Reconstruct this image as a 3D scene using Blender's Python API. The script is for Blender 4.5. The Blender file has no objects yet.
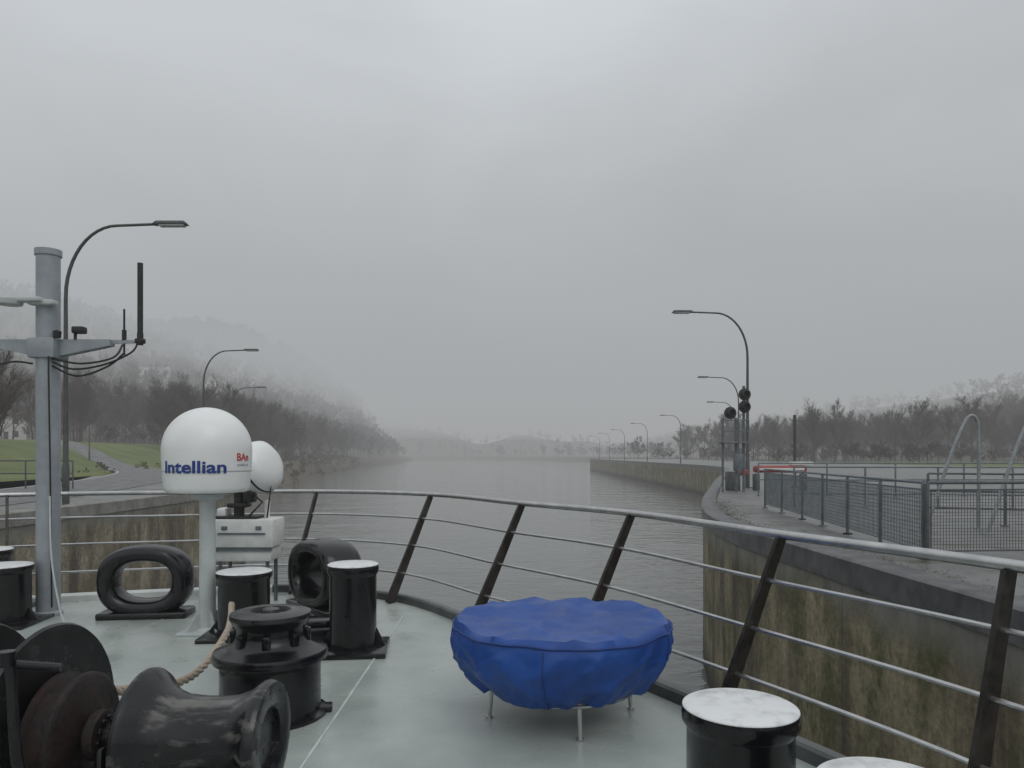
import bpy, bmesh, math, random
import numpy as np
from mathutils import Vector, Matrix, noise
random.seed(7)
sc=bpy.context.scene
sc.view_settings.view_transform='Standard'
try: sc.view_settings.look='None'
except Exception: pass
sc.view_settings.exposure=0
COL=sc.collection
WATER=0.0; DECK=3.9; QUAY=4.0; EYE=5.5

# ------------------------------------------------------------------ materials
def newmat(name):
    m=bpy.data.materials.new(name); m.use_nodes=True
    nt=m.node_tree; b=nt.nodes['Principled BSDF']
    return m,nt,b
def mat(name,c1,c2=None,rough=0.6,rough2=None,metal=0.0,scale=3.0,bump=0.0,bscale=None,stretch=(1,1,1),detail=6,lo=0.35,hi=0.65,sheen=0,bdist=0.02):
    m,nt,b=newmat(name); N=nt.nodes; L=nt.links
    c2=c2 or c1
    tc=N.new('ShaderNodeTexCoord'); mp=N.new('ShaderNodeMapping'); mp.inputs['Scale'].default_value=stretch
    L.new(tc.outputs['Object'],mp.inputs['Vector'])
    nz=N.new('ShaderNodeTexNoise'); nz.inputs['Scale'].default_value=scale; nz.inputs['Detail'].default_value=detail
    nz.inputs['Roughness'].default_value=0.6
    L.new(mp.outputs['Vector'],nz.inputs['Vector'])
    cr=N.new('ShaderNodeValToRGB'); cr.color_ramp.elements[0].position=lo; cr.color_ramp.elements[1].position=hi
    cr.color_ramp.elements[0].color=(*c1,1); cr.color_ramp.elements[1].color=(*c2,1)
    L.new(nz.outputs['Fac'],cr.inputs['Fac']); L.new(cr.outputs['Color'],b.inputs['Base Color'])
    b.inputs['Metallic'].default_value=metal
    if rough2 is not None:
        mr=N.new('ShaderNodeMapRange'); mr.inputs['From Min'].default_value=lo; mr.inputs['From Max'].default_value=hi
        mr.inputs['To Min'].default_value=rough; mr.inputs['To Max'].default_value=rough2
        n3=N.new('ShaderNodeTexNoise'); n3.inputs['Scale'].default_value=scale*1.7; n3.inputs['Detail'].default_value=5
        L.new(mp.outputs['Vector'],n3.inputs['Vector'])
        L.new(n3.outputs['Fac'],mr.inputs['Value']); L.new(mr.outputs['Result'],b.inputs['Roughness'])
    else: b.inputs['Roughness'].default_value=rough
    if bump>0:
        n2=N.new('ShaderNodeTexNoise'); n2.inputs['Scale'].default_value=bscale or scale*4; n2.inputs['Detail'].default_value=6
        L.new(mp.outputs['Vector'],n2.inputs['Vector'])
        bp=N.new('ShaderNodeBump'); bp.inputs['Strength'].default_value=bump; bp.inputs['Distance'].default_value=bdist
        L.new(n2.outputs['Fac'],bp.inputs['Height']); L.new(bp.outputs['Normal'],b.inputs['Normal'])
    if sheen: b.inputs['Sheen Weight'].default_value=sheen
    return m

M_deck=mat('deck_paint',(0.28,0.32,0.30),(0.44,0.48,0.45),rough=0.16,rough2=0.5,scale=1.3,bump=0.12,bscale=60,lo=0.3,hi=0.7,bdist=0.004,detail=9)
M_weld=mat('weld_seam',(0.58,0.62,0.60),(0.42,0.46,0.44),rough=0.35,scale=9)
M_hull=mat('hull_paint',(0.03,0.035,0.05),(0.05,0.05,0.06),rough=0.35)
M_lip=mat('coaming_paint',(0.03,0.035,0.035),(0.08,0.085,0.08),rough=0.3,scale=4)
M_lipw=mat('gunwale_paint',(0.5,0.53,0.51),(0.62,0.64,0.62),rough=0.3,scale=4)
M_black=mat('black_enamel',(0.003,0.003,0.004),(0.008,0.008,0.009),rough=0.12,rough2=0.28,scale=4,bump=0.05,bscale=9,bdist=0.004)
M_blackworn=mat('worn_black_steel',(0.005,0.005,0.006),(0.015,0.015,0.014),rough=0.25,rough2=0.45,scale=7,bump=0.15,bscale=30,bdist=0.003)
M_steel=mat('stainless_tube',(0.42,0.42,0.42),(0.55,0.55,0.54),rough=0.28,metal=0.9,scale=8)
M_stan=mat('stanchion_steel',(0.022,0.020,0.018),(0.060,0.052,0.044),rough=0.35,rough2=0.6,scale=9,metal=0.3)
M_mast=mat('mast_paint',(0.25,0.275,0.30),(0.32,0.345,0.365),rough=0.4,scale=5)
M_white=mat('white_gelcoat',(0.76,0.77,0.76),(0.81,0.82,0.81),rough=0.28,scale=3)
M_whitebox=mat('white_box_paint',(0.60,0.61,0.59),(0.74,0.75,0.73),rough=0.4,scale=6)
M_pale=mat('worn_white_paint',(0.50,0.51,0.51),(0.72,0.73,0.73),rough=0.25,rough2=0.5,scale=9,lo=0.3,hi=0.52,bump=0.2,bscale=30,bdist=0.003,detail=10)
M_ped=mat('pedestal_paint',(0.42,0.45,0.45),(0.5,0.53,0.52),rough=0.35,scale=5)
M_textb=mat('blue_lettering',(0.01,0.04,0.22),rough=0.4)
M_textr=mat('red_lettering',(0.5,0.03,0.03),rough=0.4)
M_rubber=mat('black_plastic',(0.012,0.012,0.012),(0.02,0.02,0.02),rough=0.5)
M_rust=mat('rusty_drum',(0.030,0.016,0.012),(0.010,0.008,0.008),rough=0.45,rough2=0.7,scale=9,bump=0.5,bscale=40,bdist=0.006)
M_chip=mat('chipped_paint_steel',(0.007,0.007,0.008),(0.12,0.115,0.105),rough=0.22,rough2=0.5,scale=5,stretch=(0.5,1.8,1.8),detail=12,lo=0.55,hi=0.66,bump=0.2,bscale=30,bdist=0.003)
M_rope=mat('rope_fibre',(0.32,0.26,0.2),(0.48,0.41,0.33),rough=0.9,scale=60,bump=0.8,bscale=120,bdist=0.01)
M_blue=mat('blue_tarpaulin',(0.005,0.047,0.23),(0.010,0.072,0.32),rough=0.36,rough2=0.55,scale=3,bump=0.4,bscale=8,bdist=0.025)
M_piping=mat('blue_piping',(0.004,0.034,0.18),rough=0.5)
M_lamp=mat('lamp_post_paint',(0.045,0.05,0.05),(0.08,0.085,0.08),rough=0.5,scale=3)
M_lens=mat('lamp_glass',(0.4,0.42,0.42),rough=0.2)
M_galv=mat('galvanised_steel',(0.10,0.125,0.14),(0.17,0.195,0.21),rough=0.5,metal=0.3,scale=5)
M_tube=mat('pale_galvanised_tube',(0.22,0.24,0.25),(0.32,0.34,0.35),rough=0.45,metal=0.3,scale=5)
M_darkst=mat('dark_fence_steel',(0.06,0.065,0.07),(0.11,0.115,0.12),rough=0.55,scale=6)
M_red=mat('red_paint',(0.28,0.02,0.02),(0.34,0.05,0.04),rough=0.4)
M_asph=mat('asphalt',(0.10,0.102,0.105),(0.16,0.16,0.16),rough=0.45,rough2=0.8,scale=1.2,bump=0.4,bscale=60,bdist=0.01)
M_kerb=mat('kerb_steel',(0.05,0.052,0.055),(0.12,0.12,0.12),rough=0.45,scale=3,bump=0.2)
M_cope=mat('coping_concrete',(0.17,0.17,0.155),(0.28,0.275,0.25),rough=0.8,scale=2,bump=0.4)
M_bark=mat('bare_twigs',(0.034,0.021,0.014),(0.070,0.047,0.033),rough=0.9,scale=0.06)
M_wood2=mat('far_wood',(0.020,0.017,0.013),(0.048,0.038,0.029),rough=0.95,scale=0.03)
M_reed=mat('dry_reeds',(0.13,0.10,0.055),(0.08,0.075,0.035),rough=0.95,scale=0.4)
M_leaf=mat('dead_leaves',(0.09,0.065,0.035),(0.05,0.045,0.03),rough=0.9,scale=5)
M_wall=mat('render_wall',(0.55,0.54,0.5),(0.62,0.61,0.58),rough=0.9)
M_roof=mat('roof_tile',(0.06,0.045,0.042),(0.09,0.068,0.06),rough=0.8,scale=2)
M_glass=mat('window_glass',(0.03,0.035,0.04),rough=0.1)

def mossy_wall(name,base1,base2,moss,topz):
    m,nt,b=newmat(name); N=nt.nodes; L=nt.links
    tc=N.new('ShaderNodeTexCoord')
    def nse(scale,st,det=8,r=0.6):
        mp=N.new('ShaderNodeMapping'); mp.inputs['Scale'].default_value=st
        L.new(tc.outputs['Object'],mp.inputs['Vector'])
        n=N.new('ShaderNodeTexNoise'); n.inputs['Scale'].default_value=scale; n.inputs['Detail'].default_value=det; n.inputs['Roughness'].default_value=r
        L.new(mp.outputs['Vector'],n.inputs['Vector']); return n.outputs['Fac']
    def ramp(f,a,c,ca=(0,0,0),cb=(1,1,1)):
        r=N.new('ShaderNodeValToRGB'); r.color_ramp.elements[0].position=a; r.color_ramp.elements[1].position=c
        r.color_ramp.elements[0].color=(*ca,1); r.color_ramp.elements[1].color=(*cb,1); L.new(f,r.inputs['Fac']); return r.outputs['Color']
    def mix(f,a,c,bt='MIX'):
        x=N.new('ShaderNodeMix'); x.data_type='RGBA'; x.blend_type=bt
        if isinstance(f,float): x.inputs[0].default_value=f
        else: L.new(f,x.inputs[0])
        L.new(a,x.inputs[6])
        if isinstance(c,tuple): x.inputs[7].default_value=(*c,1)
        else: L.new(c,x.inputs[7])
        return x.outputs[2]
    c=ramp(nse(0.9,(1,1,1)),0.3,0.7,base1,base2)
    ms=ramp(nse(0.9,(1,1,0.7),12,0.74),0.44,0.58)
    c=mix(ms,c,moss)
    st=ramp(nse(1.1,(1,1,0.12),5,.6),0.47,0.66)
    c=mix(st,c,tuple(v*0.30 for v in base1))
    st2=ramp(nse(3.2,(1,1,0.10),5,.6),0.56,0.76,(0,0,0),(.6,.6,.6))
    c=mix(st2,c,tuple(v*1.1 for v in base2))
    fine=ramp(nse(11,(1,1,1),8,.7),0.3,0.7,(0.5,0.5,0.5),(1.3,1.3,1.3))
    c=mix(1.0,c,fine,'MULTIPLY')
    sp=N.new('ShaderNodeSeparateXYZ'); L.new(tc.outputs['Object'],sp.inputs[0])
    wob=N.new('ShaderNodeMath'); wob.operation='MULTIPLY_ADD'; wob.inputs[1].default_value=0.9; L.new(nse(0.8,(1,1,0.2)),wob.inputs[0]); L.new(sp.outputs['Z'],wob.inputs[2])
    m1=N.new('ShaderNodeMapRange'); m1.inputs['From Min'].default_value=topz-0.75+0.45; m1.inputs['From Max'].default_value=topz-0.35+0.45
    L.new(wob.outputs[0],m1.inputs['Value'])
    top=ramp(nse(2.5,(1,1,0.3)),0.3,0.7,(0.12,0.12,0.10),(0.25,0.245,0.21))
    c=mix(m1.outputs['Result'],c,top)
    m2=N.new('ShaderNodeMapRange'); m2.inputs['From Min'].default_value=1.5; m2.inputs['From Max'].default_value=0.6
    L.new(wob.outputs[0],m2.inputs['Value'])
    c=mix(m2.outputs['Result'],c,(0.024,0.027,0.016))
    fr=N.new('ShaderNodeMath'); fr.operation='PINGPONG'; fr.inputs[1].default_value=5.0; L.new(sp.outputs['Y'],fr.inputs[0])
    j1=N.new('ShaderNodeMath'); j1.operation='LESS_THAN'; j1.inputs[1].default_value=0.012; L.new(fr.outputs[0],j1.inputs[0])
    j2=N.new('ShaderNodeMath'); j2.operation='MULTIPLY'; j2.inputs[1].default_value=0.6; L.new(j1.outputs[0],j2.inputs[0])
    c=mix(j2.outputs[0],c,(0.03,0.03,0.02))
    L.new(c,b.inputs['Base Color']); b.inputs['Roughness'].default_value=0.7
    bp=N.new('ShaderNodeBump'); bp.inputs['Strength'].default_value=0.6; bp.inputs['Distance'].default_value=0.04
    L.new(nse(5,(1,1,1),10,0.7),bp.inputs['Height']); L.new(bp.outputs['Normal'],b.inputs['Normal'])
    return m
M_wallR=mossy_wall('mossy_lock_wall',(0.23,0.19,0.11),(0.34,0.29,0.185),(0.10,0.10,0.035),QUAY)
M_wallL=mossy_wall('old_lock_wall',(0.31,0.26,0.185),(0.44,0.385,0.29),(0.18,0.16,0.095),QUAY)

def quay_top():
    m,nt,b=newmat('quay_paving'); N=nt.nodes; L=nt.links
    tc=N.new('ShaderNodeTexCoord')
    def nse(s,d=8):
        n=N.new('ShaderNodeTexNoise'); n.inputs['Scale'].default_value=s; n.inputs['Detail'].default_value=d; n.inputs['Roughness'].default_value=0.65
        L.new(tc.outputs['Object'],n.inputs['Vector']); return n.outputs['Fac']
    r=N.new('ShaderNodeValToRGB'); e=r.color_ramp.elements
    e[0].position=0.3; e[0].color=(0.12,0.12,0.115,1); e[1].position=0.7; e[1].color=(0.22,0.22,0.215,1)
    L.new(nse(0.8),r.inputs['Fac'])
    g=N.new('ShaderNodeValToRGB'); g.color_ramp.elements[0].position=0.54; g.color_ramp.elements[1].position=0.64
    L.new(nse(1.2,12),g.inputs['Fac'])
    x=N.new('ShaderNodeMix'); x.data_type='RGBA'; L.new(g.outputs['Color'],x.inputs[0]); L.new(r.outputs['Color'],x.inputs[6]); x.inputs[7].default_value=(0.085,0.082,0.05,1)
    f=N.new('ShaderNodeValToRGB'); f.color_ramp.elements[0].position=0.35; f.color_ramp.elements[1].position=0.7
    f.color_ramp.elements[0].color=(0.72,0.72,0.72,1); f.color_ramp.elements[1].color=(1.2,1.2,1.2,1)
    L.new(nse(30),f.inputs['Fac'])
    y=N.new('ShaderNodeMix'); y.data_type='RGBA'; y.blend_type='MULTIPLY'; y.inputs[0].default_value=1; L.new(x.outputs[2],y.inputs[6]); L.new(f.outputs['Color'],y.inputs[7])
    L.new(y.outputs[2],b.inputs['Base Color']); b.inputs['Roughness'].default_value=0.45
    bp=N.new('ShaderNodeBump'); bp.inputs['Strength'].default_value=0.3; bp.inputs['Distance'].default_value=0.006
    L.new(nse(50),bp.inputs['Height']); L.new(bp.outputs['Normal'],b.inputs['Normal'])
    return m
M_pave=quay_top()

def ground_mat():
    m,nt,b=newmat('grass_ground'); N=nt.nodes; L=nt.links
    tc=N.new('ShaderNodeTexCoord')
    def nse(s,d=8):
        n=N.new('ShaderNodeTexNoise'); n.inputs['Scale'].default_value=s; n.inputs['Detail'].default_value=d
        L.new(tc.outputs['Object'],n.inputs['Vector']); return n.outputs['Fac']
    r=N.new('ShaderNodeValToRGB'); e=r.color_ramp.elements
    e[0].position=0.35; e[0].color=(0.085,0.115,0.025,1); e[1].position=0.65; e[1].color=(0.14,0.165,0.045,1)
    L.new(nse(0.15),r.inputs['Fac'])
    sp=N.new('ShaderNodeSeparateXYZ'); L.new(tc.outputs['Object'],sp.inputs[0])
    lo=N.new('ShaderNodeMapRange'); lo.inputs['From Min'].default_value=3.8; lo.inputs['From Max'].default_value=2.6; L.new(sp.outputs['Z'],lo.inputs['Value'])
    x=N.new('ShaderNodeMix'); x.data_type='RGBA'; L.new(lo.outputs[0],x.inputs[0]); L.new(r.outputs['Color'],x.inputs[6]); x.inputs[7].default_value=(0.12,0.09,0.055,1)
    hi=N.new('ShaderNodeMapRange'); hi.inputs['From Min'].default_value=7.8; hi.inputs['From Max'].default_value=10; L.new(sp.outputs['Z'],hi.inputs['Value'])
    y=N.new('ShaderNodeMix'); y.data_type='RGBA'; L.new(hi.outputs[0],y.inputs[0]); L.new(x.outputs[2],y.inputs[6]); y.inputs[7].default_value=(0.035,0.030,0.022,1)
    fa=N.new('ShaderNodeMapRange'); fa.inputs['From Min'].default_value=140; fa.inputs['From Max'].default_value=200; L.new(sp.outputs['Y'],fa.inputs['Value'])
    z=N.new('ShaderNodeMix'); z.data_type='RGBA'; L.new(fa.outputs[0],z.inputs[0]); L.new(y.outputs[2],z.inputs[6]); z.inputs[7].default_value=(0.055,0.045,0.030,1)
    L.new(z.outputs[2],b.inputs['Base Color']); b.inputs['Roughness'].default_value=0.95
    bp=N.new('ShaderNodeBump'); bp.inputs['Strength'].default_value=0.6; bp.inputs['Distance'].default_value=0.2
    L.new(nse(2.5),bp.inputs['Height']); L.new(bp.outputs['Normal'],b.inputs['Normal'])
    return m
M_ground=ground_mat()

def water_mat():
    m,nt,b=newmat('river_water'); N=nt.nodes; L=nt.links
    tc=N.new('ShaderNodeTexCoord')
    b.inputs['Base Color'].default_value=(0.125,0.130,0.120,1); b.inputs['Roughness'].default_value=0.03; b.inputs['IOR'].default_value=1.33
    def nse(s,st,d):
        mp=N.new('ShaderNodeMapping'); mp.inputs['Scale'].default_value=st; L.new(tc.outputs['Object'],mp.inputs['Vector'])
        n=N.new('ShaderNodeTexNoise'); n.inputs['Scale'].default_value=s; n.inputs['Detail'].default_value=d; n.inputs['Distortion'].default_value=0.4
        L.new(mp.outputs['Vector'],n.inputs['Vector']); return n.outputs['Fac']
    a=nse(1.1,(1,1.6,1),4); c=nse(0.16,(1,1.2,1),3)
    ad=N.new('ShaderNodeMath'); ad.operation='MULTIPLY_ADD'; L.new(c,ad.inputs[0]); ad.inputs[1].default_value=3.0; L.new(a,ad.inputs[2])
    bp=N.new('ShaderNodeBump'); bp.inputs['Strength'].default_value=0.5; bp.inputs['Distance'].default_value=0.12
    L.new(ad.outputs[0],bp.inputs['Height']); L.new(bp.outputs['Normal'],b.inputs['Normal'])
    return m
M_water=water_mat()

# ------------------------------------------------------------------ geometry helpers
class G:
    def __init__(s): s.v=[]; s.f=[]
    def add(s,vs,fs):
        o=len(s.v); s.v+= [tuple(v) for v in vs]; s.f+=[tuple(i+o for i in f) for f in fs]; return s
    def box(s,c,size,bev=0.0,rot=None,taper=1.0):
        bm=bmesh.new(); bmesh.ops.create_cube(bm,size=1)
        for v in bm.verts:
            k=taper if v.co.z>0 else 1
            v.co=Vector((v.co.x*size[0]*k,v.co.y*size[1]*k,v.co.z*size[2]))
        if bev>0: bmesh.ops.bevel(bm,geom=bm.edges[:],offset=bev,segments=2,affect='EDGES',profile=0.5)
        if rot is not None: bmesh.ops.transform(bm,matrix=rot.to_4x4(),verts=bm.verts)
        bm.verts.ensure_lookup_table(); bm.verts.index_update()
        s.add([v.co+Vector(c) for v in bm.verts],[[v.index for v in f.verts] for f in bm.faces]); bm.free(); return s
    def lathe(s,prof,c=(0,0,0),n=40,rot=None):
        vs=[];fs=[]
        R=rot or Matrix.Identity(3); c=Vector(c)
        for r,z in prof:
            for i in range(n):
                a=2*math.pi*i/n; vs.append(R@Vector((r*math.cos(a),r*math.sin(a),z))+c)
        for j in range(len(prof)-1):
            for i in range(n):
                fs.append((j*n+i,j*n+(i+1)%n,(j+1)*n+(i+1)%n,(j+1)*n+i))
        if prof[0][0]>1e-6: fs.append(tuple(range(n))[::-1])
        if prof[-1][0]>1e-6: fs.append(tuple((len(prof)-1)*n+i for i in range(n)))
        return s.add(vs,fs)
    def tube(s,pts,r,n=8,closed=False):
        pts=[Vector(p) for p in pts]; m=len(pts); rs=r if isinstance(r,(list,tuple)) else [r]*m
        vs=[];fs=[]; up=None
        for i,p in enumerate(pts):
            if closed: t=(pts[(i+1)%m]-pts[i-1]).normalized()
            elif i==0: t=(pts[1]-p).normalized()
            elif i==m-1: t=(p-pts[i-1]).normalized()
            else: t=((pts[i+1]-p).normalized()+(p-pts[i-1]).normalized()).normalized()
            if up is None:
                up=Vector((0,0,1)) if abs(t.z)<0.9 else Vector((1,0,0))
            up=(up-t*up.dot(t)).normalized(); sd=t.cross(up)
            for k in range(n):
                a=2*math.pi*(k+0.5)/n; vs.append(p+(up*math.sin(a)+sd*math.cos(a))*rs[i])
        for i in range(m if closed else m-1):
            j=(i+1)%m
            for k in range(n): fs.append((i*n+k,i*n+(k+1)%n,j*n+(k+1)%n,j*n+k))
        if not closed: fs.append(tuple(range(n))[::-1]); fs.append(tuple((m-1)*n+k for k in range(n)))
        return s.add(vs,fs)
    def sweep(s,path,prof,closed_path=False):
        m=len(path); n=len(prof); vs=[];fs=[]
        for i in range(m):
            a=Vector(path[max(i-1,0)]); b=Vector(path[min(i+1,m-1)]); t=(b-a); t.z=0; t.normalize(); rt=Vector((t.y,-t.x,0))
            for o,z in prof: vs.append(Vector(path[i])+rt*o+Vector((0,0,z)))
        for i in range(m-1):
            for k in range(n): fs.append((i*n+k,i*n+(k+1)%n,(i+1)*n+(k+1)%n,(i+1)*n+k))
        fs.append(tuple(range(n))); fs.append(tuple((m-1)*n+k for k in range(n))[::-1])
        return s.add(vs,fs)
    def obj(s,name,m,smooth=True,ang=35):
        me=bpy.data.meshes.new(name); me.from_pydata([tuple(v) for v in s.v],[],s.f); me.update()
        bm=bmesh.new(); bm.from_mesh(me); bmesh.ops.recalc_face_normals(bm,faces=bm.faces); bm.to_mesh(me); bm.free()
        me.materials.append(m)
        if smooth:
            me.shade_smooth(); me.set_sharp_from_angle(angle=math.radians(ang))
        o=bpy.data.objects.new(name,me); COL.objects.link(o); return o
def group(name,loc,parts,rz=0.0):
    e=bpy.data.objects.new(name,None); e.empty_display_size=0.3; e.location=loc; e.rotation_euler=(0,0,rz); COL.objects.link(e)
    for p in parts: p.parent=e
    return e
def dup(p):
    o=p.copy(); COL.objects.link(o); o.parent=None; return o
def cr(pts,k=10):
    P=[Vector(p) for p in pts]; out=[]
    for i in range(len(P)-1):
        p0=P[max(i-1,0)];p1=P[i];p2=P[i+1];p3=P[min(i+2,len(P)-1)]
        for j in range(k):
            t=j/k
            out.append(0.5*((2*p1)+(p2-p0)*t+(2*p0-5*p1+4*p2-p3)*t*t+(3*p1-p0-3*p2+p3)*t**3))
    out.append(P[-1]); return out
RX=Matrix.Rotation(math.radians(90),3,'Y')   # lathe axis z -> x

# ------------------------------------------------------------------ terrain
YL=[-100,32,42,52,80,110,170,270,450,600,750,850,950,2600]
XL=[-13,-13,-18,-24,-31,-35,-42,-55,-70,-80,-95,-200,-450,-470]
YR=[-100,14,18,23,30,44,66,90,120,270,290,400,600,750,850,950,2600]
XR=[5.6,5.4,5.8,7,9,13.5,20.5,26.5,28,30,36,50,50,20,-60,-300,-380]
def sm(t): t=np.clip(t,0,1); return t*t*(3-2*t)
def gh(x,y):
    x=np.asarray(x,float); y=np.asarray(y,float)
    xl=np.interp(y,YL,XL); xr=np.interp(y,YR,XR)
    dL=xl-x; dR=x-xr; d=np.maximum(dL,dR)
    bw=np.interp(y,[0,45,70],[4,4,10])
    z=-3+6.95*sm(d/bw)
    z=z+3.6*sm((-x-32)/28)*sm((dL-12)/20)
    z=z+98*sm((-x-44)/245)*sm((y-110)/370)*sm((dL-14)/50)*(1+.18*np.sin(y*.013+x*.006))
    z=z+46*sm((x-115)/240)*sm((y-0)/100)
    z=z+np.clip(26-x*.12+10*np.sin(x*.021)+5*np.sin(x*.053+1),3,60)*sm((y-880)/260)*sm(dR/60)
    z=z+0.25*np.sin(x*0.11)*np.sin(y*0.09+1)*sm((d-30)/30)
    return z
def tri_mesh(name,V,T,m,smooth=False):
    me=bpy.data.meshes.new(name); V=np.asarray(V,np.float32); T=np.asarray(T,np.int32); k=T.shape[1]
    me.vertices.add(len(V)); me.vertices.foreach_set('co',V.ravel())
    me.loops.add(T.size); me.loops.foreach_set('vertex_index',T.ravel())
    me.polygons.add(len(T)); me.polygons.foreach_set('loop_start',np.arange(0,T.size,k,dtype=np.int32))
    me.update(calc_edges=True); me.validate()
    me.materials.append(m)
    if smooth: me.shade_smooth()
    o=bpy.data.objects.new(name,me); COL.objects.link(o); return o
nx,ny=280,300
tx=np.linspace(-1,1,nx); gx=1600*np.sinh(4.5*tx)/np.sinh(4.5)
ty=np.linspace(0,1,ny); gy=-60+2560*np.sinh(3.5*ty)/np.sinh(3.5)
X,Y=np.meshgrid(gx,gy); Z=gh(X,Y)
V=np.stack([X,Y,Z],-1).reshape(-1,3)
idx=np.arange(nx*ny).reshape(ny,nx)
Q=np.stack([idx[:-1,:-1],idx[:-1,1:],idx[1:,1:],idx[1:,:-1]],-1).reshape(-1,4)
tri_mesh('ground',V,Q,M_ground,True)
tri_mesh('river_water',[(-1600,-60,0),(1600,-60,0),(1600,2500,0),(-1600,2500,0)],[(0,1,2,3)],M_water)

# ------------------------------------------------------------------ quays
ER=[(4.7,-30),(4.7,0),(4.6,6.5),(4.5,9),(4.4,12),(4.35,14.5),(4.75,18),(5.95,23),(8.0,30),(12.2,44),(19,66),(25,90),(26.6,120),(27.6,190),(28.5,270)]
er=[(p.x,p.y,QUAY) for p in cr([(a,b,0) for a,b in ER],6)]
def quay(name,edge,back,wallmat,side):
    g=G(); poly=[(x,y,QUAY) for x,y,_ in edge]+[(x,y,QUAY) for x,y in back]
    bm=bmesh.new(); vs=[bm.verts.new(p) for p in poly]; f=bm.faces.new(vs); bmesh.ops.triangulate(bm,faces=[f],ngon_method='EAR_CLIP')
    bm.verts.index_update(); g.add([v.co for v in bm.verts],[[v.index for v in f.verts] for f in bm.faces]); bm.free()
    top=g.obj('paving',M_pave,False)
    w=G(); n=len(edge); vv=[(x,y,QUAY-0.01) for x,y,_ in edge]+[(x,y,-2.5) for x,y,_ in edge]
    x,y=back[0]
    w.add(vv,[(i,i+1,n+i+1,n+i) for i in range(n-1)])
    w.add([(edge[-1][0],edge[-1][1],QUAY-.01),(x,y,QUAY-.01),(x,y,-2.5),(edge[-1][0],edge[-1][1],-2.5)],[(0,1,2,3)])
    wall=w.obj('wall_face',wallmat,True,60)
    c=G(); s=side
    c.sweep(edge,[(-0.04*s,-0.22),(-0.04*s,0.10),(0.0,0.13),(0.34*s,0.13),(0.38*s,0.10),(0.38*s,-0.05)])
    cp=c.obj('edge_coping',M_kerb if s>0 else M_cope,True,40)
    return group(name,(0,0,0),[top,wall,cp])
quay('lock_quay_wall',er,[(60,270),(60,-30)],M_wallR,1)
EL=[(-12,-30),(-12,0),(-12,15),(-12,28),(-12.6,34),(-14.5,40),(-18,46),(-23,53)]
el=[(p.x,p.y,QUAY) for p in cr([(a,b,0) for a,b in EL],6)]
quay('approach_quay_wall',el,[(-30,53),(-24,40),(-20.5,30),(-20.5,-30)],M_wallL,-1)
rc=cr([(-16.6,-30,0),(-16.6,0,0),(-16.8,15,0),(-19.5,32,0),(-26,52,0),(-36,72,0),(-52,92,0),(-80,112,0),(-120,130,0)],12)
rp=[(p.x,p.y,max(float(gh(p.x,p.y)),3.95)+0.075) for p in rc]
g=G(); g.sweep(rp,[(-2.6,-0.4),(-2.6,0),(2.6,0),(2.6,-0.4)]); ro=g.obj('road',M_asph,True,30)
g=G(); g.sweep([(a,b,c+0.004) for a,b,c in rp],[(-2.45,-0.002),(-2.45,0.001),(-2.35,0.001),(-2.35,-0.002)]); g.obj('road_edge_line',M_wall,False).parent=ro

g=G(); rnd=random.Random(3)
for i in range(3800):
    y=rnd.uniform(5,24); ex=np.interp(y,[a[1] for a in er],[a[0] for a in er]); x=ex+0.40+abs(rnd.gauss(0,0.3)); s=rnd.uniform(0.006,0.024); a=rnd.uniform(0,6.28)
    z=QUAY+0.006+rnd.uniform(0,0.006)
    c,d=math.cos(a)*s,math.sin(a)*s
    g.add([(x+c,y+d,z),(x-d,y+c,z+s*0.3),(x-c,y-d,z),(x+d,y-c,z+s*0.1)],[(0,1,2,3)])
g.obj('leaf_litter',M_leaf,False)
g=G()
for i in range(1800):
    y=rnd.uniform(4,20); ex=float(np.interp(y,[a[1] for a in er],[a[0] for a in er]))
    if noise.noise(Vector((y*0.9,3.1,0)))<0.0: continue
    x=ex+0.40+rnd.uniform(0,0.16); s=rnd.uniform(0.02,0.06); a=rnd.uniform(0,6.28)
    z=QUAY+0.01
    g.add([(x,y,z),(x+math.cos(a)*s*.4,y+math.sin(a)*s*.4,z),(x+math.cos(a+1)*s,y+math.sin(a+1)*s,z+s*1.3)],[(0,1,2)])
g.obj('moss_tufts',mat('moss',(0.06,0.08,0.02),(0.10,0.11,0.03),rough=0.9,scale=6),False)

# ------------------------------------------------------------------ street lamps
g=G()
pp=[(0,0,0),(0,0,1.2),(0,0,1.25),(0,0,3.5),(0,0,5.9)]; rr=[0.095,0.095,0.075,0.065,0.052]
for i in range(1,13):
    a=math.pi/2*i/12; pp.append((1.45*(1-math.cos(a)),0,5.95+2.0*math.sin(a))); rr.append(0.052-0.014*i/12)
pp.append((2.5,0,7.99)); rr.append(0.038)
g.tube(pp,rr,12); g.box((0,0,0.02),(0.4,0.4,0.04),0.01); g.box((0.0,-0.085,0.8),(0.12,0.03,0.4),0.01)
lp=g.obj('post',M_lamp)
g=G(); g.box((2.95,0,8.02),(1.0,0.26,0.11),0.035,taper=0.8); hd=g.obj('lamp_head',M_lamp)
g=G(); g.box((3.0,0,7.945),(0.72,0.2,0.05),0.02); ln=g.obj('lamp_glass',M_lens)
lamps=[(-12.55,20.8,0),(-19.1,45.8,0),(-27.0,71,0),(-52,91,0.1),(-42.0,140,0),(-52,172,0),(-64,215,0),
 (10.7,33.6,1),(18.9,61.7,1),(27.3,90.7,1),(27.6,121,1),(27.8,152,1),(28.9,190,1),(29.3,222,1),(29.8,252,1)]
first=True
for i,(x,y,s) in enumerate(lamps):
    z=max(QUAY,float(gh(x,y)))
    parts=[lp,hd,ln] if first else [dup(lp),dup(hd),dup(ln)]; first=False
    group('street_lamp',(x,y,z),parts,math.pi if s==1 else s)

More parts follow.
